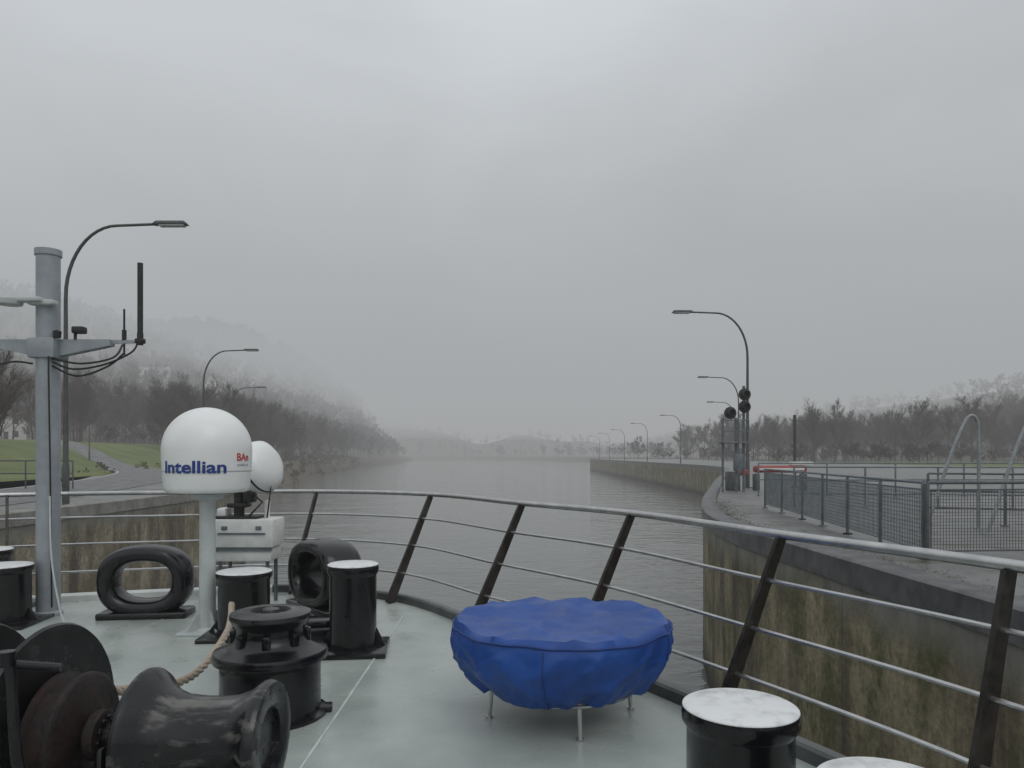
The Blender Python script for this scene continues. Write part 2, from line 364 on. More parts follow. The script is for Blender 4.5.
# ------------------------------------------------------------------ signal lights on right quay
g=G()
for x in (-0.55,0.0): g.tube([(x,0,0),(x,0,3.0)],0.05,10)
g.tube([(0.3,0,0),(0.3,0,4.3)],0.06,10); g.box((-0.12,0,2.0),(1.1,0.7,0.06),0.01)
for x in (-0.65,0.4):
    g.tube([(x,-0.33,2.0),(x,-0.33,2.9)],0.022,8)
g.tube([(-0.65,-0.33,2.9),(0.4,-0.33,2.9)],0.022,8); g.tube([(-0.65,-0.33,2.45),(0.4,-0.33,2.45)],0.018,8)
g.box((0.05,-.1,1.2),(.35,.25,.7),.02)
fr=g.obj('mast_frame',M_galv)
g=G(); RF=Matrix.Rotation(math.radians(90),3,'X')
for (x,z) in ((-0.28,3.2),(0.30,3.45),(0.30,3.95)):
    g.lathe([(0,0.0),(0.23,0.0),(0.25,0.03),(0.25,0.05),(0.14,0.07),(0.14,0.3),(0.12,0.3),(0.12,0.09),(0,0.09)],(x,-0.08,z),24,RF)
    g.box((x,0.0,z),(0.3,0.2,0.34),0.04)
sg=g.obj('signal_heads',M_rubber)
group('signal_light',(9.1,30.0,QUAY),[fr,sg])
g=G(); g.box((0,0,0.9),(2.2,0.5,0.3),0.1); g.box((-1.6,0,0.75),(0.5,0.3,0.25),0.05); a=g.obj('red_beam',M_red)
g=G(); g.box((0.9,-0.0,1.13),(0.9,0.4,0.16),0.03); g.box((0,-0.27,0.9),(1.9,0.03,0.10),0.005); b=g.obj('white_panel',M_whitebox)
g=G(); g.box((-1.0,0,0.35),(0.2,0.4,0.7),0.02); g.box((1.0,0,0.35),(0.2,0.4,0.7),0.02); g.box((-2.0,0,0.4),(0.5,0.6,0.8),0.04); c=g.obj('pedestal',M_darkst)
group('swing_barrier',(11.4,31.5,QUAY),[a,b,c])
g=G(); g.tube([(0,0,0),(0,0,3.3)],0.07,10); g.lathe([(0.0,3.36),(0.075,3.34),(0.075,3.28)],n=10); g.box((0,0,0.02),(0.3,0.3,0.04),0.01)
group('mooring_post',(13.0,34,QUAY),[g.obj('post',M_lamp)])

# ------------------------------------------------------------------ fences on quay
def fence(name,path,h=1.1,sp=1.7,mesh=0.055,pm=M_galv,rails=(1.0,),rr=0.022,z0=QUAY,wire=0.0035):
    posts=G(); rl=G(); wr=G()
    for (a,b) in zip(path[:-1],path[1:]):
        A=Vector((*a,z0)); B=Vector((*b,z0)); Lg=(B-A).length; n=max(1,round(Lg/sp)); d=(B-A)/n; t=d.normalized()
        for i in range(n+1):
            p=A+d*i
            posts.box(p+Vector((0,0,h/2)),(0.05,0.05,h),0.008,Matrix.Rotation(math.atan2(t.y,t.x),3,'Z'))
            posts.box(p+Vector((0,0,0.012)),(0.14,0.12,0.02),0.004)
        for r in rails: rl.tube([A+Vector((0,0,h*r)),B+Vector((0,0,h*r))],rr,10)
        if mesh:
            for i in range(n):
                p=A+d*i+t*0.06; q=A+d*(i+1)-t*0.06; l=(q-p).length; zb,zt=0.12,h-0.1
                for z in (zb,zt): rl.tube([p+Vector((0,0,z)),q+Vector((0,0,z))],0.012,6)
                for e in (p,q): rl.tube([e+Vector((0,0,zb)),e+Vector((0,0,zt))],0.012,6)
                k=int(l/mesh)
                for j in range(1,k): 
                    s=p+t*(l*j/k); wr.tube([s+Vector((0,0,zb)),s+Vector((0,0,zt))],wire,4)
                k=int((zt-zb)/mesh)
                for j in range(1,k):
                    z=zb+(zt-zb)*j/k; wr.tube([p+Vector((0,0,z)),q+Vector((0,0,z))],wire,4)
    ps=[posts.obj('posts',pm),rl.obj('rails',pm)]
    if mesh: ps.append(wr.obj('wire_mesh',pm,False))
    return group(name,(0,0,0),ps)
fence('mesh_fence',[(7.15,20.9),(6.75,17.2),(6.35,14),(5.95,10.7)],mesh=.06,wire=.0065)
fence('mesh_fence',[(5.95,10.6),(9.5,10.9)],sp=1.75,mesh=0.045,pm=M_darkst,wire=0.004)
fence('tube_railing',[(8.2,21.5),(16,20.5),(26,19)],h=1.15,sp=2.0,mesh=0,rails=(1.0,0.66,0.33))
fence('tube_railing',[(9.0,27),(24,27)],h=1.2,sp=2.5,mesh=0,rails=(1.0,0.5))
fence('tube_railing',[(9.0,16.0),(13,14.5)],h=1.1,sp=1.3,mesh=0,rails=(1.0,0.66,0.33),pm=M_darkst)
fence('tube_railing',[(-30,33),(-19.3,32.5)],h=1.25,sp=2.0,mesh=0,rails=(1.0,0.55),pm=M_darkst,rr=0.03)
def handrail(loc):
    g=G()
    g.tube([(p.x,p.y,p.z) for p in cr([(-0.85,0,0),(-0.35,0,1.5),(-0.07,0,2.15),(0.07,0,2.3),(0.18,0,2.2),(0.21,0,1.9),(0.22,0,0)],8)],0.034,10)
    for x in (-.85,.22): g.box((x,0,.01),(.16,.16,.02),.004)
    return group('ladder_handrail',loc,[g.obj('tube',M_tube)])
handrail((9.25,15,QUAY)); handrail((9.85,14,QUAY))

# ------------------------------------------------------------------ trees
def gen_tree(seed,H=13,n1=9,n2=5,n3=5,nt=4,tw=0.05,wide=1.0,t0=.22):
    r=random.Random(seed); V=[];T=[]
    def seg(p0,p1,r0,r1):
        d=(p1-p0).normalized(); u=d.orthogonal().normalized(); w=d.cross(u); o=len(V)
        for p,q in ((p0,r0),(p1,r1)):
            for k in range(3):
                a=2.094*k; V.append(p+(u*math.cos(a)+w*math.sin(a))*q)
        for k in range(3):
            l=(k+1)%3; T.append((o+k,o+l,o+3+l)); T.append((o+k,o+3+l,o+3+k))
    def rv(): 
        return Vector((r.gauss(0,1),r.gauss(0,1),r.gauss(0,1))).normalized()
    def twig(p,d,L):
        u=d.orthogonal().normalized(); u=(Matrix.Rotation(r.uniform(0,6.28),3,d)@u)*tw/2; o=len(V)
        V.extend([p-u,p+u,p+d*L]); T.append((o,o+1,o+2))
    pts=[Vector((0,0,0))]
    for i in range(1,6): pts.append(pts[-1]+Vector((r.gauss(0,.03)*H*.3,r.gauss(0,.03)*H*.3,H*0.16)))
    for i in range(5): seg(pts[i],pts[i+1],H*0.014*(1-i*.17),H*0.014*(1-(i+1)*.17))
    for a in range(n1):
        t=r.uniform(t0,1.0)*4.99; i=int(t); b=pts[i].lerp(pts[i+1],t-i); ang=a*2.4+r.uniform(-.4,.4)
        up=0.8+1.3*t/5
        d=Vector((math.cos(ang)*wide,math.sin(ang)*wide,up)).normalized(); L=H*(0.40-0.040*t)*r.uniform(.8,1.15)
        m=b+d*L*.5+rv()*L*.05; e=m+(d+Vector((0,0,.3))).normalized()*L*.5
        seg(b,m,H*.006,H*.004); seg(m,e,H*.004,H*.002)
        for c in range(n2):
            u=r.uniform(.2,1); bb=b.lerp(m,u*2) if u<.5 else m.lerp(e,u*2-1)
            d2=(d*0.9+rv()*0.6+Vector((0,0,.45))).normalized(); L2=L*.45*r.uniform(.7,1.2); e2=bb+d2*L2
            seg(bb,e2,H*.003,H*.0012)
            for q in range(n3):
                b3=bb.lerp(e2,r.uniform(.2,1)); d3=(d2*.8+rv()*.6+Vector((0,0,.4))).normalized(); L3=L2*.65*r.uniform(.6,1.2)
                twig(b3,d3,L3*1.5)
                for z in range(nt):
                    twig(b3+d3*L3*r.uniform(.1,.9),(d3*.9+rv()*.65).normalized(),L3*.95)
    return np.array([tuple(v) for v in V],np.float32),np.array(T,np.int32)
def forest(name,protos,places,m):
    Vs=[];Ts=[];o=0; r=random.Random(len(places))
    for (x,y,z,s,sw) in places:
        V,T=protos[r.randrange(len(protos))]; a=r.uniform(0,6.28); c,sn=math.cos(a),math.sin(a)
        W=np.empty_like(V); W[:,0]=(V[:,0]*c-V[:,1]*sn)*s*sw+x; W[:,1]=(V[:,0]*sn+V[:,1]*c)*s*sw+y; W[:,2]=V[:,2]*s+z-0.2
        Vs.append(W); Ts.append(T+o); o+=len(V)
    return tri_mesh(name,np.concatenate(Vs),np.concatenate(Ts),m)
NEAR=[gen_tree(s,13,12,6,6,5,0.045,1.0,.12) for s in (1,2,3,4,5)]
FINE=[gen_tree(s,13,13,7,7,5,0.028,1.0,.18) for s in (5,6)]
LOW=[gen_tree(s,12,9,4,4,4,0.22,1.1,.1) for s in (11,12,13,14)]
BUSH=[gen_tree(s,3,12,6,5,4,0.03,1.5) for s in (21,22,23)]
r=random.Random(5)
def GH(x,y): return float(gh(x,y))
P=[]
for i in range(180):
    y=r.uniform(125,330); x=float(np.interp(y,YL,XL))-r.uniform(12,60); s=r.uniform(.65,1.15)
    P.append((x,y,GH(x,y),s,r.uniform(.9,1.3)))
for i in range(250):
    y=r.uniform(165,330); x=-r.uniform(70,80+y*0.62); s=r.uniform(.7,1.15)
    P.append((x,y,GH(x,y),s,r.uniform(.9,1.3)))
forest('riverside_trees',NEAR,P,M_bark)
P=[(-43.5,62,0,.85,1),(-48,68,0,.8,1),(-57,78,0,.95,1.1),(-66,88,0,1,1),(-72,100,0,.95,1),(-84,104,0,1,1),(-88,118,0,1,1)]
for (x,y,_,s,w) in P:
    forest('bare_tree',[FINE[r.randrange(2)]],[(x,y,GH(x,y),s,w)],M_bark)
P=[]
for i in range(400):
    y=r.uniform(150,300); x=r.uniform(62,235); s=r.uniform(.8,1.08)
    P.append((x,y,GH(x,y),s,r.uniform(.9,1.3)))
for i in range(12):
    y=r.uniform(105,130); x=r.uniform(85,125); P.append((x,y,GH(x,y),r.uniform(.6,.85),1.1))
forest('distant_trees',NEAR,P,M_bark)
P=[]
while len(P)<2000:
    y=r.uniform(320,980); x=-r.uniform(60,60+y*0.6)
    if x>np.interp(y,YL,XL)-15: continue
    P.append((x,y,GH(x,y),r.uniform(.7,1.25),r.uniform(1,1.4)))
forest('hillside_forest',LOW,P,M_wood2)
P=[]
while len(P)<950:
    y=r.uniform(300,1150); x=r.uniform(-350,380)
    xl=np.interp(y,YL,XL); xr=np.interp(y,YR,XR)
    if xl-8<x<xr+8: continue
    k=.75+.45*noise.noise(Vector((x*.02,y*.01,0)))
    P.append((x,y,GH(x,y),r.uniform(.6,1.3)*k,r.uniform(1,1.4)))
forest('far_treeline',LOW,P,M_wood2)
P=[]
for i in range(260):
    y=r.uniform(62,330); x=float(np.interp(y,YL,XL))-r.uniform(4,14); P.append((x,y,GH(x,y),r.uniform(.25,.8)*(.5 if y<110 else 1),1.2))
forest('riverbank_bushes',BUSH,P,M_reed)
P=[]
for i in range(300):
    y=r.uniform(120,270); x=r.uniform(48,170); P.append((x,y,GH(x,y)+0.05,r.uniform(.5,1.5),1.3))
for i in range(140):
    y=r.uniform(140,300); x=float(np.interp(y,YL,XL))-r.uniform(12,60); P.append((x,y,GH(x,y)+0.05,r.uniform(.6,1.6),1.3))
forest('undergrowth',BUSH,P,M_bark)
def house(x,y,w,d,h,rz):
    g=G(); g.box((0,0,h/2),(w,d,h)); g.add([(-w/2,-d/2,h),(-w/2,d/2,h),(-w/2,0,h+d*.42),(w/2,-d/2,h),(w/2,d/2,h),(w/2,0,h+d*.42)],[(0,1,2),(3,5,4)])
    a=g.obj('walls',M_wall,False)
    g=G(); o=.5; k=.42
    for s in (-1,1):
        g.add([(-w/2-o,s*(d/2+o),h-o*k*2+.1),(w/2+o,s*(d/2+o),h-o*k*2+.1),(w/2+o,0,h+d*k+.15),(-w/2-o,0,h+d*k+.15),
               (-w/2-o,s*(d/2+o),h-o*k*2+.3),(w/2+o,s*(d/2+o),h-o*k*2+.3),(w/2+o,0,h+d*k+.4),(-w/2-o,0,h+d*k+.4)],[(0,1,2,3),(4,5,6,7),(0,1,5,4),(0,3,7,4),(1,2,6,5)])
    g.box((w*.25,d*.15,h+d*.42),(.7,.7,1.8)); b=g.obj('roof',M_roof,False)
    g=G()
    for fl in range(int(h//2.8)):
        for i in range(int(w//2.5)):
            for s in (-1,1): g.box((-w/2+1.5+i*2.5,s*(d/2+.01),1.6+fl*2.8),(1.1,.06,1.3))
        for yy in (-d*.22,d*.22):
            for s in (-1,1): g.box((s*(w/2+.01),yy,1.6+fl*2.8),(.06,1.0,1.3))
    g.box((w*.1+.6,-d/2-.02,1.05),(1.0,.08,2.1)); c=g.obj('windows_and_door',M_glass,False)
    group('house',(x,y,GH(x,y)-.3),[a,b,c],rz)
house(-112,162,11,8,5.8,.4); house(-160,330,12,9,10,.2); house(-145,345,11,9,9,-.3); house(-185,360,12,9,10,.5); house(-104,140,10,8,5.6,-.2)

# ------------------------------------------------------------------ ship
S=[((-8.3,-3),(-8.7,-3)),((-8.2,0),(-8.6,0)),((-7.8,4),(-8.25,4.2)),((-6.7,6.7),(-7.15,7.2)),((-5.3,7.75),(-5.7,8.35)),((-3.9,8.25),(-4.15,8.85)),((-2.55,8.5),(-2.42,9.15)),
   ((-1.32,7.95),(-0.93,8.45)),((-.38,6.75),(.09,6.9)),((.46,5.65),(.92,5.72)),((1.24,4.45),(1.52,4.18)),((1.90,3.08),(2.03,3.02)),((2.35,1.5),(2.55,1.45)),((2.45,-1),(2.7,-1)),((2.45,-3),(2.7,-3))]
base=cr([(a[0],a[1],DECK) for a,b in S],10); top=cr([(b[0],b[1],5.05) for a,b in S],10)
K=len(base)
edge=[p+Vector(((q-p).x*.25,(q-p).y*.25,0)) for p,q in zip(base,top)]
g=G(); bm=bmesh.new(); f=bm.faces.new([bm.verts.new((p.x,p.y,DECK)) for p in edge]); bmesh.ops.triangulate(bm,faces=[f]); bm.verts.index_update()
g.add([v.co for v in bm.verts],[[v.index for v in f.verts] for f in bm.faces]); bm.free(); dk=g.obj('deck',M_deck,False)
g=G(); cx=-3.0
lv=[(3.9,0),(3.7,0.0),(2.4,.10),(1.0,.22),(-1.0,.34)]
vs=[]
for z,k in lv:
    for p in edge: vs.append((p.x+(cx-p.x)*k*.5,p.y-k*2.2*(max(p.y,0)/8.5),z-(0.002 if z==3.9 else 0)))
n=K
g.add(vs,[(j*n+i,j*n+i+1,(j+1)*n+i+1,(j+1)*n+i) for j in range(len(lv)-1) for i in range(n-1)]); hl=g.obj('hull',M_hull)
i0=58
g=G(); g.sweep([tuple(p) for p in edge[i0:]],[(-0.05,0.002),(-0.05,0.07),(-0.03,0.085),(0.03,0.085),(0.05,0.07),(0.05,-0.12)]); l1=g.obj('coaming',M_lip)
g=G(); g.sweep([tuple(p) for p in edge[:i0+1]],[(-0.05,0.002),(-0.05,0.06),(-0.03,0.075),(0.06,0.075),(0.08,0.06),(0.08,-0.12)]); l2=g.obj('gunwale',M_lipw)
g=G()
for (a,b,w_) in (((-1.08,2.0),(-1.08,7.5),.010),((-3.4,3),(-3.4,8.2),.004)):
    a=Vector((*a,DECK+.001)); b=Vector((*b,DECK+.001)); g.tube([a,b],w_,6)
wl=g.obj('weld_seams',M_weld)
group('river_ship',(0,0,0),[dk,hl,l1,l2,wl])
g=G(); g.tube([tuple(p) for p in top],0.026,12)
for fr_ in (.27,.52,.77): g.tube([tuple(a.lerp(b,fr_)) for a,b in zip(base,top)],0.0125,8)
rl=g.obj('rails',M_steel)
g=G()
for i in range(1,len(S)-1):
    if i in (5,): continue
    b=Vector((*S[i][0],DECK)); t=Vector((*S[i][1],5.03)); k=i*10; tg=(base[min(k+1,K-1)]-base[k-1]).normalized()
    ax=(t-b).normalized(); side=tg; nrm=ax.cross(side).normalized()
    vs=[]
    for p,w in ((b,.06),(b.lerp(t,.5),.046),(t,.034)):
        for sx,sy in ((-1,-1),(1,-1),(1,1),(-1,1)): vs.append(p+nrm*sx*w+side*sy*.012)
    g.add(vs,[(0,1,2,3)[::-1],(8,9,10,11)]+[(j*4+q,j*4+(q+1)%4,(j+1)*4+(q+1)%4,(j+1)*4+q) for j in range(2) for q in range(4)])
st=g.obj('stanchions',M_stan,False)
group('ship_railing',(0,0,0),[rl,st])

# bollards
def bollard_geo(r=.225,h=.66):
    g=G(); g.lathe([(r*.98,0.0),(r*.98,h-.09),(r*1.0,h-.08),(r*1.07,h-.06),(r*1.08,h-.03),(r*1.06,h-.008)],n=48)
    b=g.obj('post',M_black)
    g=G(); g.lathe([(0,h+.006),(r*.5,h+.005),(r*1.0,h+.002),(r*1.055,h-.004),(r*1.06,h-.0085),(0,h-.0085)],n=48); t=g.obj('painted_top',M_pale)
    g=G(); g.box((0,0,.02),(r*2.9,r*2.9,.04),.008)
    for s in (-1,1):
        g.add([(s*r*.9,-.012,.04),(s*r*1.35,-.012,.04),(s*r*.9,-.012,.2),(s*r*.9,.012,.04),(s*r*1.35,.012,.04),(s*r*.9,.012,.2)],[(0,1,2),(3,5,4),(0,1,4,3),(1,2,5,4)])
    p=g.obj('foot',M_black)
    return [b,t,p]
bp=bollard_geo(); firstb=True
for (x,y,rz,s) in ((.857,2.78,.3,(.89,.89,1)),(1.125,2.2,.3,(.88,.88,.94)),(-1.30,6.05,.1,(.86,.86,1.08)),(-2.39,6.6,.1,(1.0,1.0,.86)),(-4.85,7.05,.1,(1.05,1.05,.84)),(-5.35,7.5,.1,(1.05,1.05,.98))):
    ps=bp if firstb else [dup(q) for q in bp]; firstb=False
    e=group('mooring_bollard',(x,y,DECK),ps,rz); e.scale=s
g=G(); g.box((0,0,.09),(.5,.36,.18),.03); g.box((-.1,0,.2),(.2,.24,.06),.02)
group('deck_vent',(-1.52,6.25,DECK),[g.obj('body',M_black)],.2)

def fairlead(loc,rz,W=.9,H=.66,ro=.2,dep=.2):
    g=G(); n=64; m=18; vs=[];fs=[]
    def sup(a,ax,az,e=2.5):
        c,s=math.cos(a),math.sin(a); k=(abs(c)**e+abs(s)**e)**(-1/e); return c*k*ax,s*k*az
    for i in range(n):
        a=2*math.pi*i/n
        for j in range(m):
            b=2*math.pi*j/m
            cbx=abs(math.cos(b))**.8*(1 if math.cos(b)>0 else -1); tt=(cbx+1)/2
            ax=(W/2)*tt+(W/2-ro)*(1-tt); az=(H/2)*tt+(H/2-ro*.9)*(1-tt)
            x,z=sup(a,ax,az); sb=abs(math.sin(b))**.7*(1 if math.sin(b)>0 else -1); vs.append((x,sb*dep,z+H/2+.01))
    for i in range(n):
        for j in range(m): fs.append((i*m+j,i*m+(j+1)%m,((i+1)%n)*m+(j+1)%m,((i+1)%n)*m+j))
    g.add(vs,fs); g.box((0,0,.03),(W*.95,dep*2.1,.07),.02)
    return group('mooring_fairlead',loc,[g.obj('ring',M_black,True,60)],rz)
fairlead((-3.63,7.35,DECK),.12,.88,.70,.18,.17)
fairlead((-1.95,7.7,DECK),-.85,.95,.72,.18,.22)

# satellite dome
x0,y0=-2.755,6.69
g=G(); prof=[(0,-.405),(.30,-.405),(.355,-.40),(.375,-.385),(.385,-.35),(.398,-.2),(.405,-.08),(.407,0)]
for i in range(1,17): a=math.pi/2*i/16; prof.append((max(.407*math.cos(a),0),.407*math.sin(a)))
g.lathe(prof,(0,0,1.63),64); rad=g.obj('radome',M_white,True,50)
g=G(); g.lathe([(.3985,-.205),(.4015,-.2),(.4015,-.195),(.4,-.19)],(0,0,1.63),64)
seam=g.obj('radome_seam',M_ped)
g=G(); g.lathe([(.11,0),(.11,.02),(.075,.05),(.068,1.0),(.068,1.16),(.14,1.19),(.14,1.225),(0,1.225)],n=32); g.box((0,0,.012),(.42,.36,.024),.006)
for a in range(4):
    M=Matrix.Rotation(a*math.pi/2+.78,3,'Z'); vs=[M@Vector(v) for v in ((.07,-.008,.02),(.2,-.008,.02),(.07,-.008,.2),(.07,.008,.02),(.2,.008,.02),(.07,.008,.2))]; g.add(vs,[(0,1,2),(3,5,4),(0,1,4,3),(1,2,5,4),(0,2,5,3)])
ped=g.obj('pedestal',M_ped)
def wraptext(body,size,ang,z,m,name,Rr,bold=.0,width=None):
    cu=bpy.data.curves.new(name,'FONT'); cu.body=body; cu.size=size; cu.offset=bold; cu.align_x='CENTER'; cu.extrude=0.0; cu.resolution_u=4
    o=bpy.data.objects.new(name,cu); COL.objects.link(o); bpy.context.view_layer.update()
    me=bpy.data.meshes.new_from_object(o); bpy.data.objects.remove(o)
    bm=bmesh.new(); bm.from_mesh(me)
    xs=[v.co.x for v in bm.verts]; k=(width/(max(xs)-min(xs))) if width else 1; mid=(max(xs)+min(xs))/2
    for v in bm.verts:
        a=ang+(v.co.x-mid)*k/Rr; zz=z+v.co.y
        rr_=Rr+.003; v.co=Vector((rr_*math.cos(a),rr_*math.sin(a),zz))
    bm.to_mesh(me); bm.free(); me.materials.clear(); me.materials.append(m)
    o=bpy.data.objects.new(name,me); COL.objects.link(o); return o
base_ang=math.atan2(-y0,-x0)
t1=wraptext('Intellian',.155,base_ang-math.radians(19),1.63-.21,M_textb,'maker_lettering',.4035,.004,.60)
t2=wraptext('BAn',.10,base_ang+math.radians(50),1.63-.10,M_textr,'dealer_lettering',.406,.002,.16)
t3=wraptext('mobile sat',.035,base_ang+math.radians(50),1.63-.15,M_textb,'small_lettering',.406,0,.15)
e=group('satellite_dome',(x0,y0,DECK),[rad,seam,ped,t1,t2,t3])
for o in (rad,seam,t1,t2,t3): o.scale=(.945,.945,.945); o.location=(0,0,1.63*.055+.015)
ped.scale=(1,1,1.02)
# second antenna on white box
g=G(); RT=Matrix.Rotation(math.radians(72),3,'Y')@Matrix.Rotation(0.3,3,'X')
g.lathe([(0,-.14),(.2,-.14),(.26,-.10),(.28,-.02),(.285,.05),(.27,.12),(.2,.18),(.1,.20),(0,.205)],(0.10,0,1.46),36,RT); a=g.obj('antenna_drum',M_white,True,50)
g=G(); g.lathe([(.284,.04),(.289,.045),(.289,.06),(.284,.065)],(0.10,0,1.46),36,RT); g.tube([(-.1,0,.9),(-.1,0,1.25)],.055,12); g.box((-.1,0,1.06),(.2,.2,.05),.01); g.box((-.05,0,1.24),(.3,.2,.05),.01)
g.box((.02,-.02,1.16),(.12,.14,.14),.02); g.tube([(.0,-.1,1.25),(.2,-.15,1.1),(.05,-.12,.95)],.012,6); g.tube([(.1,-.1,1.2),(.28,-.1,1.3),(.24,-.12,.93)],.010,6); g.box((-.1,0,.935),(.5,.34,.03),.01); b=g.obj('mount',M_rubber)
g=G(); g.box((0,0,.77),(.66,.42,.30),.02); g.box((0,0,.54),(.6,.36,.14),.02); g.lathe([(.03,.92),(.035,1.1),(.0,1.12)],(.2,0,0),12); g.box((-.26,0,.98),(.1,.2,.1),.02); c=g.obj('equipment_box',M_whitebox)
g=G()
for x in (-.25,.25):
    for y in (-.14,.14): g.tube([(x,y,0),(x,y,.5)],.02,8)
g.box((0,-.215,.77),(.5,.012,.02)); g.box((-.18,-.215,.83),(.06,.014,.04),.003); g.box((.18,-.215,.83),(.06,.014,.04),.003); g.box((0,-.19,.6),(.62,.02,.03)); d=g.obj('legs_and_latches',M_galv)
group('navigation_antenna',(-2.85,8.0,DECK),[a,b,c,d])

# mast
g=G(); g.lathe([(.13,0),(.13,.03),(.108,.05),(.108,3.58),(.122,3.59),(.122,3.65),(0,3.655)],n=36); a=g.obj('pole',M_mast)
g=G()
def wedge(x0,z0a,z0b,x1,z1a,z1b,t):
    g.add([(x0,-t,z0a),(x1,-t,z1a),(x1,-t,z1b),(x0,-t,z0b),(x0,t,z0a),(x1,t,z1a),(x1,t,z1b),(x0,t,z0b)],[(0,1,2,3),(4,5,6,7),(0,1,5,4),(2,3,7,6),(0,3,7,4),(1,2,6,5)])
wedge(.11,2.58,2.75,.64,2.69,2.75,.05); wedge(-.11,2.58,2.75,-.62,2.70,2.75,.05); wedge(.6,2.71,2.75,.95,2.72,2.75,.012); g.box((0,0,2.66),(.27,.27,.2),.02)
b=g.obj('cross_arm',M_mast)
g=G(); g.tube([(.92,0,2.7),(.92,0,2.82)],.03,10); g.tube([(.92,0,2.8),(.92,0,3.52)],.027,12); g.tube([(.76,0,2.6),(.76,0,3.06)],.010,8); g.tube([(.76,0,2.75),(.76,0,2.85)],.022,8)
g.box((.92,0,2.74),(.09,.06,.05),.01)
g.tube([(.08,-.12,2.62),(.09,-.14,2.45),(.10,-.13,1.5),(.11,-.12,.1)],.009,6)
for pts in ([(.10,-.1,2.52),(.3,-.08,2.45),(.6,-.06,2.5),(.85,-.04,2.62),(.91,-.03,2.72)],[(.10,-.1,2.48),(.35,-.1,2.38),(.62,-.05,2.48),(.78,-.03,2.62)],[(-.08,-.12,2.5),(-.3,-.1,2.52),(-.6,-.1,2.45)],[(.1,-.1,2.55),(.4,-.12,2.5),(.7,-.1,2.56),(.76,-.03,2.7)]):
    g.tube([tuple(p) for p in cr(pts,6)],.010,6)
c=g.obj('aerials_and_cables',M_rubber)
g=G(); g.box((-.16,-.16,3.12),(.42,.12,.045),.015); g.lathe([(0,3.0),(.11,3.0),(.12,3.03),(.12,3.05)],(-.28,-.16,.07),20); g.box((.02,-.12,3.1),(.26,.1,.05),.015)
d=g.obj('light_bracket',M_ped)
g=G(); g.box((.34,-.05,2.84),(.12,.09,.07),.015); g.tube([(.30,-.05,2.75),(.30,-.05,2.82)],.015,8); g.lathe([(.035,0),(.04,.06),(0,.08)],(.15,-.1,2.76),14); e=g.obj('small_lamp',M_rubber)
group('signal_mast',(-4.64,7.4,DECK),[a,b,c,d,e])
g=G(); g.tube([tuple(p) for p in cr([(-4.5,7.2,5.1),(-4.42,7.1,4.5),(-4.28,7.0,4.05),(-4.2,6.95,DECK+.01)],6)],.009,6)
group('mast_cable',(0,0,0),[g.obj('cable',M_ped)])

# capstan
g=G(); g.lathe([(.34,0),(.34,.02),(.30,.03),(.30,.32),(.315,.335),(.34,.35),(.345,.38),(.335,.405),(.27,.43),(.225,.46),(.205,.50),(.21,.55),(.235,.585),(.245,.605),(.24,.63),(.205,.64),(.12,.645),(.11,.625),(.06,.625),(.05,.65),(0,.655)],n=56)
for k in range(8):
    a_=k*math.pi/4; M=Matrix.Rotation(a_,3,'Z'); c0=M@Vector((.222,0,.48)); g.box(c0,(.035,.05,.10),.01,M)
a=g.obj('drum',M_black)
g=G()
for k in range(10): g.lathe([(.018,0),(.018,.02),(0,.022)],(.32*math.cos(k*.628),.32*math.sin(k*.628),.02),8)
g.box((.30,0,.02),(.14,.1,.04),.01); b=g.obj('base_bolts',M_blackworn)
group('capstan',(-1.49,4.57,DECK),[a,b],.2)

# mooring winch (axis along x)
AX=.475
g=G()
hp=[(0,.085),(.20,.085),(.252,.09),(.268,.102),(.27,.116),(.258,.135),(.222,.165),(.19,.205),(.168,.26),(.16,.34),(.160,.42),(.168,.49),(.19,.545),(.212,.575),(.226,.592),(.228,.612),(.218,.63),(.15,.635),(.12,.62),(.12,.60),(0,.60)]
g.lathe(hp,(0,0,AX),64,RX); a=g.obj('warping_head',M_chip,True,40)
g=G(); g.tube([(-.85,0,AX),(.12,0,AX)],.055,16)
for x,rad_ in ((-.30,.44),(-.64,.44)):
    g.lathe([(0,-.012),(rad_-.02,-.012),(rad_,-.005),(rad_+.008,.005),(rad_,.018),(rad_-.03,.012),(0,.012)],(x,0,AX),64,RX)
b=g.obj('shaft_and_flanges',M_blackworn)
g=G(); g.lathe([(0,0),(.2,0),(.2,.36),(0,.36)],(-.65,0,AX),48,RX)
g.lathe([(0,0),(.235,0),(.25,.01),(.25,.025),(.225,.035),(.225,.10),(.25,.11),(.25,.125),(.235,.135),(0,.135)],(-.27,0,AX),48,RX)
g.lathe([(0,0),(.09,0),(.10,.01),(.10,.05),(.07,.06),(0,.06)],(-.11,0,AX),32,RX)
c=g.obj('rope_drum_and_brake',M_rust)
g=G()
for x in (-.03,-.86): g.box((x,0,.23),(.05,.3,.46),.015,taper=.7)
g.box((-.25,.1,.03),(1.5,.8,.06),.01); g.box((-1.1,.1,.42),(.4,.4,.5),.04)
g.tube([(-.40,-.50,.965),(-.08,-.48,.90),(.06,-.46,.885)],.015,10); g.tube([(-.1,-.49,.93),(-.09,-.48,.6),(-.085,-.40,.2),(-.085,-.3,.06)],.02,10)
g.lathe([(0,0),(.028,0),(.028,.05),(0,.05)],(-.105,-.50,.90),12)
for k in range(12):
    g.lathe([(.012,0),(.012,.012),(0,.014)],(-.05,.075*math.cos(k*.52),AX+.075*math.sin(k*.52)),6,RX)
d=g.obj('frame_and_brake_lever',M_black)
group('mooring_winch',(-1.60,3.02,DECK-.02),[a,b,c,d],-.04)
g=G(); path=cr([(-2.35,6.2,DECK+.35),(-2.12,5.5,DECK+.28),(-2.0,4.6,DECK+.22),(-1.98,3.7,DECK+.42),(-2.0,3.25,DECK+.6)],24)
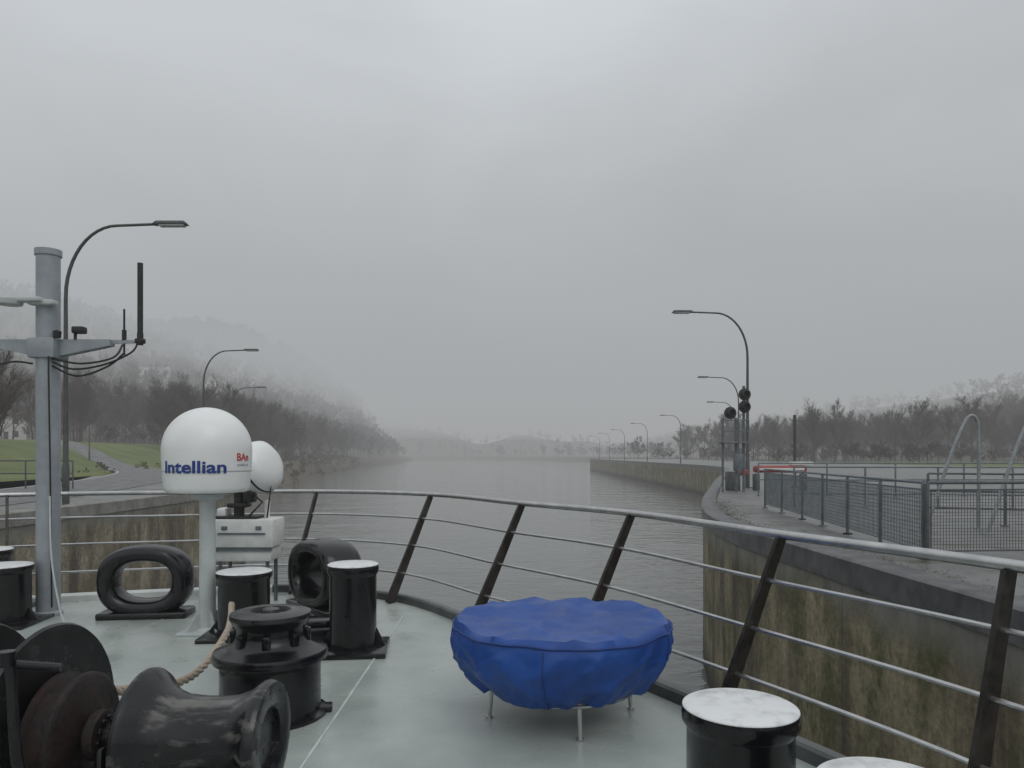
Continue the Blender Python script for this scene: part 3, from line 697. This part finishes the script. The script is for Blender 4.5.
for s in range(3):
    pts=[]
    for i,p in enumerate(path):
        a_=i*.9+s*2.094; pts.append((p.x+.013*math.cos(a_),p.y,p.z+.013*math.sin(a_)))
    g.tube(pts,.015,8)
group('mooring_rope',(0,0,0),[g.obj('strands',M_rope)])

# round table under blue cover
rt=.665
g=G(); n=260; vs=[];fs=[]
rings=[]
top_r=[0.0,.05,.1,.15,.2,.25,.3,.35,.4,.45,.5,.55,.59,.62,.65]
def fold(a,seed,fr): return noise.noise(Vector((math.cos(a)*fr,math.sin(a)*fr,seed)))
def ridge(x,y,s,seed): return max(0,1-abs(noise.noise(Vector((x*s+seed,y*s,seed))))*4.5)
for k,rr_ in enumerate(top_r):
    row=[]
    for i in range(n):
        a_=2*math.pi*i/n; q=rr_/.65; x=rr_*math.cos(a_); y=rr_*math.sin(a_)
        z=.578-.018*(1-q)**2+.018*noise.noise(Vector((x*2.2,y*2.2,1)))+.022*q*fold(a_,3,3)*(.3+.7*q)
        z+= .028*ridge(x,y,1.5,5)+.016*ridge(x*1.3+y*.4,y,2.6,9)
        row.append((x,y,z))
    rings.append(row)
N2=28
for k in range(N2+1):
    t=k/N2; row=[]
    for i in range(n):
        a_=2*math.pi*i/n
        bott=.185+.060*fold(a_,12,1.8)+.022*fold(a_,9,6)
        z=.562+.022*fold(a_,3,3)+(bott-.562)*t
        r0=rt*(1+.012*math.sin(math.pi*min(1,t*2))-.03*t-.25*t**2.4)
        fo=(.008+.036*t)*fold(a_,5+t*.9,5)+(.009+.034*t)*ridge(math.cos(a_)*1.5+t*.25,math.sin(a_)*1.5,2.0,20)+.010*t*fold(a_,31,14)+.024*ridge(math.cos(a_)*1.2,math.sin(a_)*1.2+t*.9,1.8,33)*math.sin(math.pi*t)+.016*ridge(math.cos(a_)*1.2+t*.8,math.sin(a_)*1.2-t*.3,2.8,47)*math.sin(math.pi*t)
        r1=r0+fo-.012*t
        row.append((r1*math.cos(a_),r1*math.sin(a_),z))
    rings.append(row)
row=[(x*.9,y*.9,z+.03) for (x,y,z) in rings[-1]]
rings.append(row)
for r_ in rings: vs+=r_
m=len(rings)
for j in range(m-1):
    for i in range(n): fs.append((j*n+i,j*n+(i+1)%n,(j+1)*n+(i+1)%n,(j+1)*n+i))
g.add(vs,fs); a=g.obj('cover',M_blue,True,70)
g=G(); er_=rings[len(top_r)]
g.tube([(x*1.004,y*1.004,z+.004) for x,y,z in er_[::2]],.007,8,closed=True)
for k in range(5):
    i=int((k+.4)*n/5)%n; g.tube([(rings[j][i][0]*1.002,rings[j][i][1]*1.002,rings[j][i][2]) for j in range(len(top_r)+1,m-1,2)],.004,6)
b=g.obj('seams',M_piping)
g=G(); g.tube([(.45*math.cos(i*.1963),.45*math.sin(i*.1963),.19) for i in range(32)],.012,8,closed=True)
for k in range(4):
    a_=k*2*math.pi/4-1.65; g.tube([(.43*math.cos(a_),.43*math.sin(a_),.5),(.43*math.cos(a_),.43*math.sin(a_),.235),(.45*math.cos(a_),.45*math.sin(a_),.0)],.013,10)
    g.lathe([(.022,0),(.022,.015),(0,.016)],(.45*math.cos(a_),.45*math.sin(a_),0),12)
c=g.obj('table_frame',M_steel)
g=G(); g.lathe([(0,.50),(.6,.50),(.62,.52),(.62,.54),(0,.545)],n=48); d=g.obj('table_top',M_darkst)
group('covered_round_table',(.305,4.58,DECK),[a,b,c,d],.25)

# ------------------------------------------------------------------ fog layers
def fogslab(name,z0,z1,sig,col):
    m=bpy.data.materials.new(name); m.use_nodes=True; nt=m.node_tree; nt.nodes.clear()
    o=nt.nodes.new('ShaderNodeOutputMaterial'); ab=nt.nodes.new('ShaderNodeVolumeAbsorption'); em=nt.nodes.new('ShaderNodeEmission'); ad=nt.nodes.new('ShaderNodeAddShader')
    ab.inputs['Color'].default_value=(0,0,0,1); ab.inputs['Density'].default_value=sig
    em.inputs['Color'].default_value=(*col,1); em.inputs['Strength'].default_value=sig  # mist glows by added emission, standing in for scattered daylight
    nt.links.new(ab.outputs[0],ad.inputs[0]); nt.links.new(em.outputs[0],ad.inputs[1]); nt.links.new(ad.outputs[0],o.inputs['Volume'])
    g=G(); g.box((0,1200,(z0+z1)/2),(3190,2580,z1-z0)); ob=g.obj(name,m,False); return ob
f1=fogslab('ground_mist',-4,26,.0014,(.352,.360,.366))
f2=fogslab('mid_mist',26.02,42,.0032,(.370,.382,.390))
f3=fogslab('low_cloud',42.02,92,.0078,(.400,.420,.434))
group('fog',(0,0,0),[f1,f2,f3])

# ------------------------------------------------------------------ world
w=bpy.data.worlds.new('World'); sc.world=w; w.use_nodes=True; nt=w.node_tree; N=nt.nodes; L=nt.links
bg=N['Background']; out=N['World Output']
sky=N.new('ShaderNodeTexSky'); sky.sky_type='NISHITA'; sky.sun_disc=False; sky.sun_elevation=math.radians(50); sky.sun_rotation=math.radians(150); sky.dust_density=4; sky.air_density=1
L.new(sky.outputs[0],bg.inputs[0]); bg.inputs[1].default_value=.06
tc=N.new('ShaderNodeTexCoord'); sp=N.new('ShaderNodeSeparateXYZ'); L.new(tc.outputs['Generated'],sp.inputs[0])
rm=N.new('ShaderNodeValToRGB'); e=rm.color_ramp.elements
e[0].position=0.0; e[0].color=(.37,.385,.395,1); e[1].position=.6; e[1].color=(.99,1.04,1.09,1)
L.new(sp.outputs['Z'],rm.inputs['Fac'])
mp=N.new('ShaderNodeMapping'); mp.inputs['Scale'].default_value=(1,1,2.0); mp.inputs['Location'].default_value=(.4,.2,0); L.new(tc.outputs['Generated'],mp.inputs['Vector'])
nz=N.new('ShaderNodeTexNoise'); nz.inputs['Scale'].default_value=1.8; nz.inputs['Detail'].default_value=5; nz.inputs['Roughness'].default_value=.45; nz.inputs['Distortion'].default_value=.5; L.new(mp.outputs[0],nz.inputs['Vector'])
r2=N.new('ShaderNodeMapRange'); r2.inputs['From Min'].default_value=.3; r2.inputs['From Max'].default_value=.7; r2.inputs['To Min'].default_value=.90; r2.inputs['To Max'].default_value=1.32; L.new(nz.outputs['Fac'],r2.inputs['Value'])
b2=N.new('ShaderNodeBackground'); L.new(rm.outputs['Color'],b2.inputs[0]); L.new(r2.outputs[0],b2.inputs[1])
mx=N.new('ShaderNodeMixShader'); mx.inputs[0].default_value=.87; L.new(bg.outputs[0],mx.inputs[1]); L.new(b2.outputs[0],mx.inputs[2]); L.new(mx.outputs[0],out.inputs['Surface'])
sd=bpy.data.lights.new('sun','SUN'); sd.energy=.8; sd.angle=math.radians(35); sd.color=(1,.97,.93)
so=bpy.data.objects.new('sun',sd); COL.objects.link(so); so.rotation_euler=(math.radians(40),0,math.radians(30))

# ------------------------------------------------------------------ camera
cd=bpy.data.cameras.new('camera'); cd.lens=26.0; cd.sensor_width=36; cd.shift_y=71/1024; cd.clip_end=6000; cd.clip_start=.05
co=bpy.data.objects.new('camera',cd); COL.objects.link(co); co.location=(0,0,EYE); co.rotation_euler=(math.radians(90),0,0); sc.camera=co
